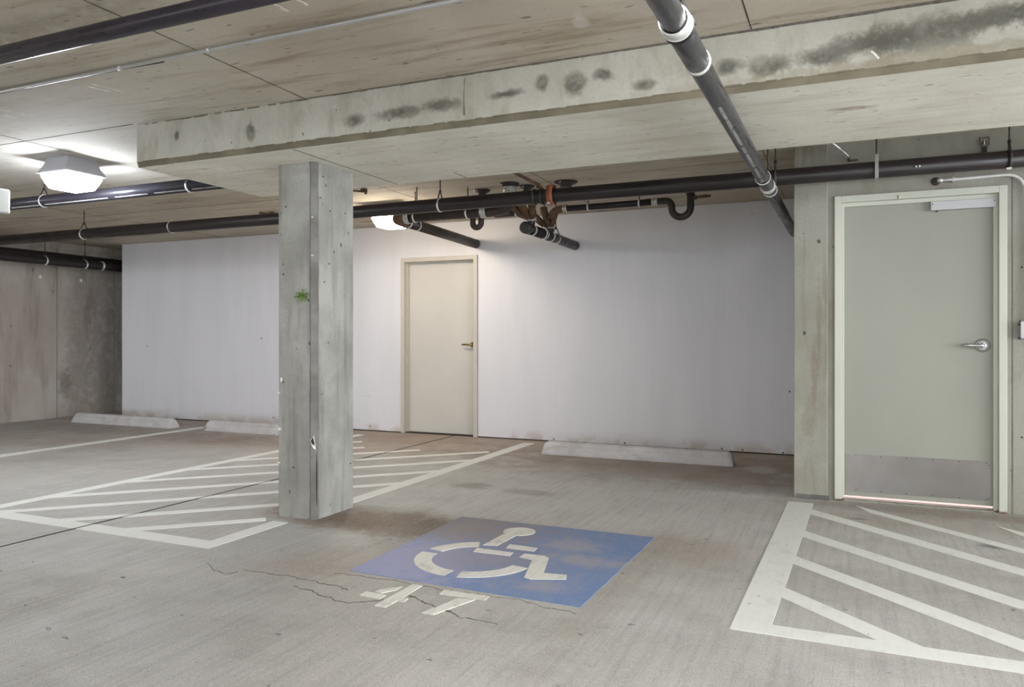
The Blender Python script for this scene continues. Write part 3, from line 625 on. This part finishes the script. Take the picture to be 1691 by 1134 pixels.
# ------------------------------------------------------------------ ceiling lamps (the fixture is square, the lens hangs below the housing)
def lamp(loc, label, mat, group='square ceiling lamps'):
    t = thing('ceiling_lamp', label, 'ceiling lamp', loc, group)
    bm = bmesh.new(); prof = ((0.0, 0.122), (-0.03, 0.128), (-0.07, 0.142), (-0.11, 0.166), (-0.122, 0.170)); R_ = []
    for z, h_ in prof:
        ring = []
        for k in range(4):
            sx, sy = ((-1, -1), (1, -1), (1, 1), (-1, 1))[k]; ring.append(bm.verts.new((sx*h_, sy*h_, z)))
        R_.append(ring)
    for p, q in zip(R_, R_[1:]):
        for k in range(4): bm.faces.new((p[k], p[(k+1) % 4], q[(k+1) % 4], q[k]))
    bm.faces.new(R_[0]); bm.faces.new(R_[-1][::-1])
    obj('housing', bm, M['housing'], t, local=True)
    bm = bmesh.new(); R_ = []
    for z, h_ in ((-0.1225, 0.149), (-0.150, 0.145), (-0.190, 0.129), (-0.228, 0.110), (-0.232, 0.104)):
        R_.append([bm.verts.new((sx*h_, sy*h_, z)) for sx, sy in ((-1, -1), (1, -1), (1, 1), (-1, 1))])
    for p, q in zip(R_, R_[1:]):
        for k in range(4): bm.faces.new((p[k], p[(k+1) % 4], q[(k+1) % 4], q[k]))
    bm.faces.new(R_[0]); bm.faces.new(R_[-1][::-1])
    l = obj('lens', bm, M[mat], t, local=True); l['label'] = 'glowing white lens'
    return t
lamp((-5.535, 4.07, zc(4.07)), 'lit square ceiling lamp hanging before the beam end, white lens', 'lens')
lamp((-4.33, 6.72, zc(6.72)), 'lit ceiling lamp with warm glow half hidden by pipes above the far door', 'lens_warm')
lamp((-0.45, 2.0, zc(2.0)), 'lit ceiling lamp on the camera side of the beam close to the depth drain pipe', 'lens_front')
lamp((-8.2, 2.2, zc(2.2)), 'lit ceiling lamp on the camera side near the bare concrete wall', 'lens_front')

# ------------------------------------------------------------------ pipes
AX, AY = Vector((1, 0, 0)), Vector((0, 1, 0))
def hanger(parent, c, axis, R, ring='zinc', w=0.014, top=None, yoke=True, rod=True):
    c = Vector(c); axis = Vector(axis); side = Vector((0, 0, 1)).cross(axis).normalized()
    bm = band(bmesh.new(), c, axis, R+0.0015, w, 0.003)
    ho = obj('hanger', bm, M[ring], parent)
    ztop = c.z + R + 0.055
    if yoke:
        bm = bmesh.new()
        for s_ in (-1, 1):
            strip_pts = [c + side*s_*(R+0.006)*math.cos(a_) + Vector((0, 0, (R+0.006)*math.sin(a_))) for a_ in (0.1, 0.5, 0.9)] + [Vector((c.x, c.y, ztop)) + side*s_*0.008]
            tube(bm, strip_pts, 0.005, 8)
        tube(bm, [(c.x, c.y, ztop-0.012), (c.x, c.y, ztop+0.012)], 0.011, 6)
        obj('yoke', bm, M['rod'] if ring == 'rod' else M[ring if ring != 'zinc' else 'rod'], ho)
    if rod:
        zt_ = top if top is not None else zc(c.y)
        obj('rod', T([(c.x, c.y, c.z+R if not yoke else ztop), (c.x, c.y, zt_)], 0.005, 10), M['rod'], ho)
    return ho
def coupling(parent, c, axis, R, w=0.05, mat='galv', ribs=True, name='coupling'):
    bm = band(bmesh.new(), c, axis, R+0.002, w, 0.0035)
    if ribs:
        for s_ in (-1, 1): band(bm, Vector(c)+Vector(axis)*s_*(w/2-0.009), axis, R+0.005, 0.009, 0.003)
    return obj(name, bm, M[mat], parent)

# main pipe across the whole bay
zb, yb, rb = 2.272, 5.72, 0.056
t = thing('long_drain_pipe', 'long dark drain pipe crossing the whole bay behind the beam, above both doors', 'pipe', (-4, yb, zb))
obj('pipe_run', T([(-9.66, yb, zb-0.012), (-5, yb, zb-0.012), (-2.3, yb, zb), (3.0, yb, zb)], rb, 32), M['pipe'], t)
for x, z_ in ((-7.587, zb-0.012), (-3.201, zb-0.004)): hanger(t, (x, yb, z_), AX, rb, 'zinc', 0.014)
hanger(t, (-0.50, yb, zb), AX, rb, 'rod', 0.02)
coupling(t, (-4.78, yb, zb-0.012), AX, rb, 0.012, 'galv', False); coupling(t, (-6.3, yb, zb-0.012), AX, rb, 0.01, 'galv', False)
for x in (-2.335, -2.27): hanger(t, (x, yb, zb), AX, rb+0.004, 'rod', 0.022, rod=False, yoke=False)
st = obj('flat_strap', B(0.134, 0.156, yb-rb-0.008, yb-rb-0.002, zb-rb-0.008, zb+rb+0.035, bev=0.001), M['cable'], t); st['label'] = 'flat grey strap hanger'
bm = B(0.134, 0.156, yb-rb-0.006, yb+0.01, zb+rb+0.030, zb+rb+0.037); obj('strap_arm', bm, M['cable'], st); obj('strap_foot', B(0.134, 0.156, yb-rb-0.008, yb+rb+0.008, zb-rb-0.010, zb-rb-0.004), M['cable'], st)
obj('rod', T([(0.145, yb, zb+rb+0.03), (0.145, yb, zc(yb))], 0.005, 10), M['rod'], st)
os_ = obj('orange_strap', band(bmesh.new(), (-2.19, yb, zb+0.006), Vector((1, 0.05, 0)), rb+0.019, 0.05, 0.005, 32), M['orange'], t); os_['label'] = 'rusty orange band round the pipe'
obj('bolt', T([(-2.19, yb-rb-0.03, zb-rb-0.012), (-2.19, yb-rb+0.01, zb-rb-0.012)], 0.008, 10), M['galv'], os_)
for x in (0.375, 0.395): obj('bright_clip', T([(x, yb-rb+0.003, zb-0.012), (x+0.004, yb-rb-0.006, zb-0.009)], 0.006, 8), M['zinc'], t)
obj('bright_clip', B(0.885, 0.912, yb-0.03, yb-0.012, zb-rb-0.012, zb-rb+0.001, bev=0.002), M['zinc'], t)
hanger(t, (0.905, yb, zb), AX, rb, 'rod', 0.02, rod=True)

# diagonal looking pipe that runs into depth, under the beam
xd, zd, rd = -0.522, 2.160, 0.0415
M['pipe_near'] = black_pipe('satin_black_pipe', (0.045, 0.043, 0.046), 0.30, write=(-1.42, 0.22, 0.3, 2.05), axis='y', seedloc=2.0, col2=(0.065, 0.062, 0.066))
t = thing('depth_drain_pipe', 'thick black drain pipe with white coupling rings running under the beam towards the wall', 'pipe', (xd, 3.0, zd))
# mesh kept centred on the pipe axis so the printed lettering follows it
obj('pipe_run', T([(xd, -4.0, zd), (xd, 7.896, zd)], rd, 40), M['pipe_near'], t)
obj('sleeve', T([(xd, 2.50, zd), (xd, 2.505, zd), (xd, 2.84, zd), (xd, 2.845, zd)], [rd, rd+0.0035, rd+0.0035, rd], 40), M['pipe_near'], t)
obj('sleeve', T([(xd, 5.10, zd), (xd, 5.105, zd), (xd, 5.52, zd), (xd, 5.525, zd)], [rd, rd+0.003, rd+0.003, rd], 40), M['pipe_near'], t)
coupling(t, (xd, 2.47, zd), AY, rd+0.003, 0.045, 'zinc', False, 'white_ring'); coupling(t, (xd, 2.5, zd), AY, rd+0.006, 0.008, 'zinc', False, 'white_ring')
hanger(t, (xd, 2.86, zd), AY, rd+0.003, 'zinc', 0.022, rod=False, yoke=False)
hanger(t, (xd, 2.53, zd), AY, rd+0.006, 'rod', 0.008)
for y in (5.10, 5.38, 5.56): coupling(t, (xd, y, zd), AY, rd+0.002, 0.010, 'zinc', False, 'white_ring')
hanger(t, (xd, 5.42, zd), AY, rd+0.004, 'zinc', 0.016)

# pipe above, left, that ends in the side of the beam
ya, za, ra = 4.60, 2.365, 0.052
M['pipe_left'] = black_pipe('black_pipe_with_print', (0.02, 0.019, 0.027), 0.36, write=(-2.25, 0.13, -3.2, 3.2), axis='x', seedloc=5.0)
t = thing('upper_drain_pipe', 'black drain pipe with white printing passing below the lit lamp into the beam end', 'pipe', (-7.0, ya, za))
obj('pipe_run', T([(-10.2, ya, za), (bx0+0.0, ya, za)], ra, 32), M['pipe_left'], t)
for x in (-4.86, -6.62): hanger(t, (x, ya, za), AX, ra, 'zinc', 0.016)

# pair of pipes along the left wall
for i, (x, z, r, lab) in enumerate(((-9.80, 2.168, 0.058, 'lower dark pipe of the pair along the bare concrete wall, with white hanger rings'), (-10.12, 2.275, 0.05, 'upper dark pipe of the pair along the bare concrete wall, partly behind the lower'))):
    t = thing('wall_drain_pipe', lab, 'pipe', (x, 5, z), 'pair of pipes along the bare wall')
    obj('pipe_run', T([(x, -3, z+0.05), (x, 6, z), (x, 9.9, z-0.02)], r, 24), M['pipe'], t)
    if i == 0:
        hanger(t, (x, 6.82, z-0.004), AY, r, 'zinc', 0.02); hanger(t, (x, 7.40, z-0.007), AY, r, 'zinc', 0.02)
        coupling(t, (x, 7.66, z-0.008), AY, r, 0.03, 'galv')
# pipe and conduit at the upper left
t = thing('ceiling_pipe', 'black pipe close under the ceiling crossing the upper corner in front of the grey conduit', 'pipe', (-4, 2.2, 2.4))
obj('pipe_run', T([(-9, 2.2, 2.398), (3.5, 2.2, 2.398)], 0.0375, 32), black_pipe('glossy_black_pipe', (0.020, 0.016, 0.022), 0.28, axis='x'), t)
for x in (-4.6, -0.9): hanger(t, (x, 2.2, 2.398), AX, 0.0375, 'rod', 0.014)
t = thing('thin_conduit', 'thin grey metal conduit clipped to the ceiling parallel to the beam', 'conduit', (-3, 2.685, 2.475))
zk = 2.516; yk = 2.765
obj('tube', T([(-9, yk, zk), (3, yk, zk)], 0.0095, 16), M['cable'], t)
for x in (-3.404, -2.81, -5.2):
    bm = band(bmesh.new(), (x, yk, zk), AX, 0.010, 0.02, 0.003)
    obj('clip', bm, M['galv'], t)
tag(obj('dark_cable', T([(-6.0, 2.80, zc(2.8)-0.006), (-4.2, 2.80, zc(2.8)-0.007), (-3.9, 2.80, zc(2.8)-0.008), (-3.4, 2.80, zc(2.8)-0.006), (-3.15, 2.81, zc(2.8)-0.006)], 0.005, 8), M['rod']), 'thin dark cable lying behind the grey ceiling conduit', 'cable')

# drain pipe with elbow over the far door
yf, zf, rf = 6.2, 2.272, 0.052
t = thing('elbow_drain_pipe', 'brown black drain pipe turning at an elbow beside the warm lamp towards the white wall', 'pipe', (-3.4, yf, zf))
xg = -3.95
obj('pipe_run', T(round_path([(-2.77, yf, zc(yf)-0.01), (-2.77, yf, 2.30), (-2.90, yf, zf), (-3.78, yf, zf)], 0.07), rf, 28), M['pipe_brown'], t)
obj('elbow', T(round_path([(-3.79, yf, zf), (xg, yf, zf-0.002), (xg, 6.42, zf-0.012)], 0.13, 12), rf+0.006, 28), M['rust'], t)
obj('pipe_run', T([(xg, 6.40, zf-0.011), (xg, 7.896, 2.215)], rf, 28), M['pipe_brown'], t)
coupling(t, (-3.815, yf, zf), AX, rf+0.005, 0.05, 'galv'); coupling(t, (-3.02, yf, zf), AX, rf, 0.055, 'galv')
coupling(t, (-2.77, yf, 2.445), Vector((0, 0, 1)), rf, 0.06, 'galv')
coupling(t, (xg, 6.40, zf-0.012), AY, rf+0.006, 0.02, 'zinc', False); coupling(t, (xg, 6.58, zf-0.018), AY, rf, 0.012, 'zinc', False)
for x in (-3.735, -3.185): hanger(t, (x, yf, zf), AX, rf, 'zinc', 0.016)

# flanges where drains come through the ceiling
def flange(x, y, r, label, neck=0.10):
    t = thing('floor_drain_body', label, 'drain fitting', (x, y, zc(y)), 'drain fittings in the ceiling')
    z = zc(y)
    obj('bowl', T([(x, y, z), (x, y, z-0.008), (x, y, z-0.02), (x, y, z-0.03), (x, y, z-neck)], [r, r, r*0.75, r*0.5, r*0.48], 28), M['lead'], t)
    for k in range(3):
        a_ = k*2.1+0.3; obj('bolt', T([(x+r*0.92*math.cos(a_), y+r*0.92*math.sin(a_), z-0.006), (x+r*0.92*math.cos(a_), y+r*0.92*math.sin(a_), z-0.02)], 0.007, 6), M['galv'], t)
flange(-3.13, 6.38, 0.078, 'black drain fitting in the ceiling above the hanging trap', 0.12)
flange(-2.67, 6.36, 0.07, 'small black drain fitting beside the pipe with silver coupling', 0.12)
flange(-2.29, 6.33, 0.105, 'large black drain fitting above the orange strap', 0.05)
bm = T([(-2.77, yf, zc(yf)), (-2.77, yf, zc(yf)-0.02), (-2.77, yf, zc(yf)-0.03)], [0.085, 0.08, 0.054], 28)
tag(obj('floor_drain_body', bm, M['lead']), 'black drain fitting directly above the silver coupling', 'drain fitting', 'drain fittings in the ceiling')
# hanging trap under the first flange
t = thing('hanging_trap', 'dark U shaped trap hanging below the elbow pipe', 'pipe trap', (-3.18, 6.38, 2.2))
xt, yt = -3.185, 6.385
obj('bend', T([(xt+0.043, yt, 2.385)] + [Vector((xt+0.043, yt, 2.215))] + arc((xt, yt, 2.205), (1, 0, 0), (0, 0, -1), 0.043, 0.0, PI, 14) + [Vector((xt-0.043, yt, 2.34))], 0.027, 20), M['pipe_brown'], t)

# capped pipe running to the wall with two rusty wyes
xh, zh, rh = -2.75, 2.150, 0.050
t = thing('capped_drain_pipe', 'capped black pipe with white bands running down to the white wall beneath rusty wyes', 'pipe', (xh, 7, zh))
obj('pipe_run', T([(xh, 6.52, zh+0.004), (xh, 7.894, zh-0.012)], rh, 28), M['pipe'], t)
obj('end_cap', T([(xh, 6.49, zh+0.004), (xh, 6.50, zh+0.004), (xh, 6.56, zh+0.004)], [rh*0.8, rh+0.006, rh+0.006], 28), M['lead'], t)
for y in (6.66, 6.93, 7.14): coupling(t, (xh, y, zh), AY, rh, 0.022, 'zinc', False, 'white_band')
hanger(t, (xh, 7.30, zh-0.004), AY, rh, 'zinc', 0.016); hanger(t, (xh, 6.98, zh), AY, rh, 'zinc', 0.012); cap_pipe = t
def wye(base, arms, label):
    b_ = Vector(base)
    w_ = obj('wye', T([b_ - Vector((0, 0.03, 0.06)), b_, b_ + Vector((0, 0, 0.02))], [0.036, 0.036, 0.040], 20), M['pipe'], cap_pipe); w_['label'] = label
    obj('collar', band(bmesh.new(), b_ + Vector((0, 0, 0.012)), Vector((0, 0, 1)), 0.040, 0.035, 0.005), M['galv'], w_)
    for e in arms:
        e = Vector(e); m1 = b_.lerp(e, 0.5) + Vector((0, 0, -0.012))
        obj('arm', T([b_ + Vector((0, 0, 0.02)), m1, e, e + Vector((0, 0, 0.03))], [0.030, 0.033, 0.036, 0.036], 18), M['rust'], w_)
wye((xh, 6.66, 2.235), [(-2.90, 6.52, 2.37), (-2.79, 6.45, 2.40), (-2.68, 6.50, 2.38)], 'rusty brown branched fitting above the capped pipe end')
wye((xh+0.01, 7.12, 2.225), [(-2.86, 6.95, 2.34), (-2.73, 6.92, 2.37), (-2.64, 6.98, 2.35)], 'rusty brown branched fitting beneath the orange strap')
# small pipe with a trap
yi, zi, ri = 6.92, 2.374, 0.029
t = thing('trap_drain_pipe', 'thin black drain pipe ending in a U trap below the long pipe', 'pipe', (-2, yi, zi))
obj('pipe_run', T(round_path([(-2.64, yi, 2.33), (-2.60, yi, zi-0.003), (-2.5, yi, zi-0.002), (-1.66, yi, zi+0.004)], 0.04), ri, 20), M['pipe'], t)
el = obj('elbow', T(round_path([(-2.655, yi, 2.28), (-2.635, yi, 2.35), (-2.57, yi, zi-0.003), (-2.50, yi, zi-0.002)], 0.04), ri+0.006, 20), M['rust'], t)
obj('pipe_run', T([(-3.25, yi, zi-0.014), (-2.82, yi, zi-0.010)], ri, 20), M['pipe'], t)
zt2 = zi+0.004
tr = [Vector((-1.66, yi, zt2)), Vector((-1.56, yi, zt2))] + arc((-1.55, yi, zt2-0.058), (0, 0, 1), (1, 0, 0), 0.058, 0.15, PI/2, 8) + arc((-1.408, yi, zt2-0.07), (-1, 0, 0), (0, 0, -1), 0.084, 0.1, PI, 16) + [Vector((-1.324, yi, zt2)), Vector((-1.324, yi, zt2+0.055)), Vector((-1.324, yi, zc(yi)-0.002))]
obj('trap', T(tr, 0.0315, 20), M['lead'], t)
coupling(t, (-1.324, yi, zt2+0.045), Vector((0, 0, 1)), 0.033, 0.02, 'lead', False)
coupling(t, (-1.645, yi, zt2), AX, 0.031, 0.055, 'galv'); coupling(t, (-2.51, yi, zi), AX, 0.031, 0.04, 'galv')
for x in (-1.79, -2.28, -3.02): hanger(t, (x, yi, zi-0.001 if x > -2.5 else zi-0.012), AX, ri, 'zinc' , 0.014, yoke=False)
cl = obj('cleanout_stub', T([(-1.30, yi, zt2+0.012), (-1.27, yi, zt2+0.013), (-1.268, yi, zt2+0.014), (-1.20, yi, zt2+0.018), (-1.15, yi, zt2+0.016), (-1.145, yi, zt2+0.016)], [0.02, 0.02, 0.013, 0.016, 0.012, 0.006], 14), M['rust'], t); cl['label'] = 'rusty brown stub'
# sway brace from the ceiling to the long pipe
t = thing('sway_brace', 'brown steel brace slanting from the ceiling down to the long pipe', 'brace', (-2.4, 5.5, 2.5))
obj('strut', T([(-2.55, 5.30, zc(5.3)-0.004), (-2.285, yb-0.02, zb+rb+0.03)], 0.014, 8), M['rust'], t)
obj('ceiling_plate', B(-2.60, -2.50, 5.26, 5.34, zc(5.3)-0.010, zc(5.3)-0.0005, bev=0.001), M['rust'], t)
obj('pipe_saddle', T([(-2.30, yb-0.03, zb+rb+0.025), (-2.28, yb, zb+rb+0.010)], 0.018, 10), M['rust'], t)
for x, y, lab in ((-5.74, 6.55, 'small rusty anchor under the ceiling behind the long pipe, left of the column'), (-2.03, 6.70, 'small rusty anchor in the ceiling right of the orange strap'), (-4.10, 5.9, 'small rusty anchor beside the column above the long pipe')):
    t = thing('ceiling_anchor', lab, 'anchor', (x, y, zc(y)), 'rusty ceiling anchors')
    z = zc(y)
    obj('bracket', B(x-0.03, x+0.03, y-0.015, y+0.015, z-0.03, z-0.0003, bev=0.003), M['rust'], t)
    obj('nut', T([(x+0.02, y, z-0.028), (x+0.02, y, z-0.05)], 0.014, 6), M['rust'], t)
    obj('arm', T([(x, y, z-0.025), (x-0.13, y-0.05, z-0.01)], 0.009, 8), M['rust'], t)
for x, y in ((-3.61, 6.02),): 
    tag(obj('threaded_rod', T([(x, y, zc(y)), (x, y, 2.33)], 0.005, 10), M['rod']), 'thin dark rod hanging from the ceiling beside the clevis hanger', 'rod')

# ------------------------------------------------------------------ right wall fittings
yw = YD
t = thing('wall_conduit', 'thin white metal conduit bending over the top corner of the kick plate door', 'conduit', (0.8, yw, 2.19))
pts = round_path([(0.52, yw-0.03, 2.195), (0.70, yw-0.022, 2.197), (1.012, yw-0.022, 2.205), (1.02, yw-0.022, 1.95), (1.02, yw-0.022, 1.20)], 0.16, 12)
obj('tube', T(pts, 0.010, 16), M['zinc'], t)
obj('back_box', T([(0.512, yw, 2.193), (0.512, yw-0.012, 2.193), (0.512, yw-0.014, 2.193)], [0.027, 0.027, 0.02], 24), M['rod'], t)
obj('connector', T([(0.515, yw-0.03, 2.195), (0.548, yw-0.028, 2.196)], 0.013, 14), M['galv'], t)
obj('clip', B(0.605, 0.618, yw-0.034, yw, 2.178, 2.21), M['galv'], t)
t = thing('switch_box', 'small pale surface box at the photo edge beside the door handle', 'electrical box', (1.03, yw, 1.17))
obj('body', B(0.988, 1.075, yw-0.05, yw-0.0, 1.145, 1.245, bev=0.004), M['boxgrey'], t)
obj('cover', B(0.984, 1.079, yw-0.056, yw-0.05, 1.141, 1.249, bev=0.002), M['alu'], t)
for z in (1.15, 1.24): obj('screw', T([(0.982, yw-0.02, z-0.01), (0.982, yw-0.03, z-0.01)], 0.010, 8), M['screw'], t)
t = thing('pipe_bracket', 'rusty wire loop bracket on the concrete wall above the long pipe', 'bracket', (0.79, yw, 2.42))
bm = bmesh.new()
for s_ in (-1, 1): tube(bm, [(0.79+s_*0.006, yw-0.01, 2.455), (0.79+s_*0.026, yw-0.012, 2.462), (0.79+s_*0.024, yw-0.012, 2.41), (0.79+s_*0.012, yw-0.012, 2.40)], 0.0035, 8)
tube(bm, arc((0.79, yw-0.014, 2.425), (1, 0, 0), (0, 0, 1), 0.012, 0, 2*PI, 16), 0.003, 8)
obj('loops', bm, M['rust'], t)
obj('strap', B(0.778, 0.805, yw-0.016, yw-0.0, 2.30, 2.398), M['rod'], t)
obj('pin', T([(0.788, yw-0.02, 2.41), (0.788, yw-0.02, 2.44)], 0.004, 8), M['zinc'], t)
t = thing('grey_arm', 'short silver tube slanting from beam to the wall above the pilaster', 'tube', (-0.1, 5.7, 2.42))
obj('tube', T(round_path([(-0.155, 5.62, 2.485), (-0.055, 5.80, 2.425), (-0.025, 5.82, 2.395)], 0.05), 0.010, 14), M['cable'], t)
bm = T([(-0.025, 5.82, 2.40), (-0.025, 5.85, 2.38)], 0.010, 8); tube(bm, [(-0.03, 5.85, 2.375), (0.03, yw, 2.385)], 0.007, 8); obj('anchor', bm, M['rust'], t)
tag(obj('box_on_ceiling', B(-5.76, -5.572, 3.50, 3.62, 2.035, 2.215, bev=0.014, seg=3), M['boxgrey']), 'x', 'box')
o = bpy.data.objects['box_on_ceiling']; o.name = 'junction_box'
o['label'] = 'pale grey rounded box at the photo edge just under the lit lamp'; o['category'] = 'electrical box'
obj('stem', T([(-5.67, 3.56, 2.214), (-5.67, 3.56, zc(3.56))], 0.012, 14), M['galv'], o)
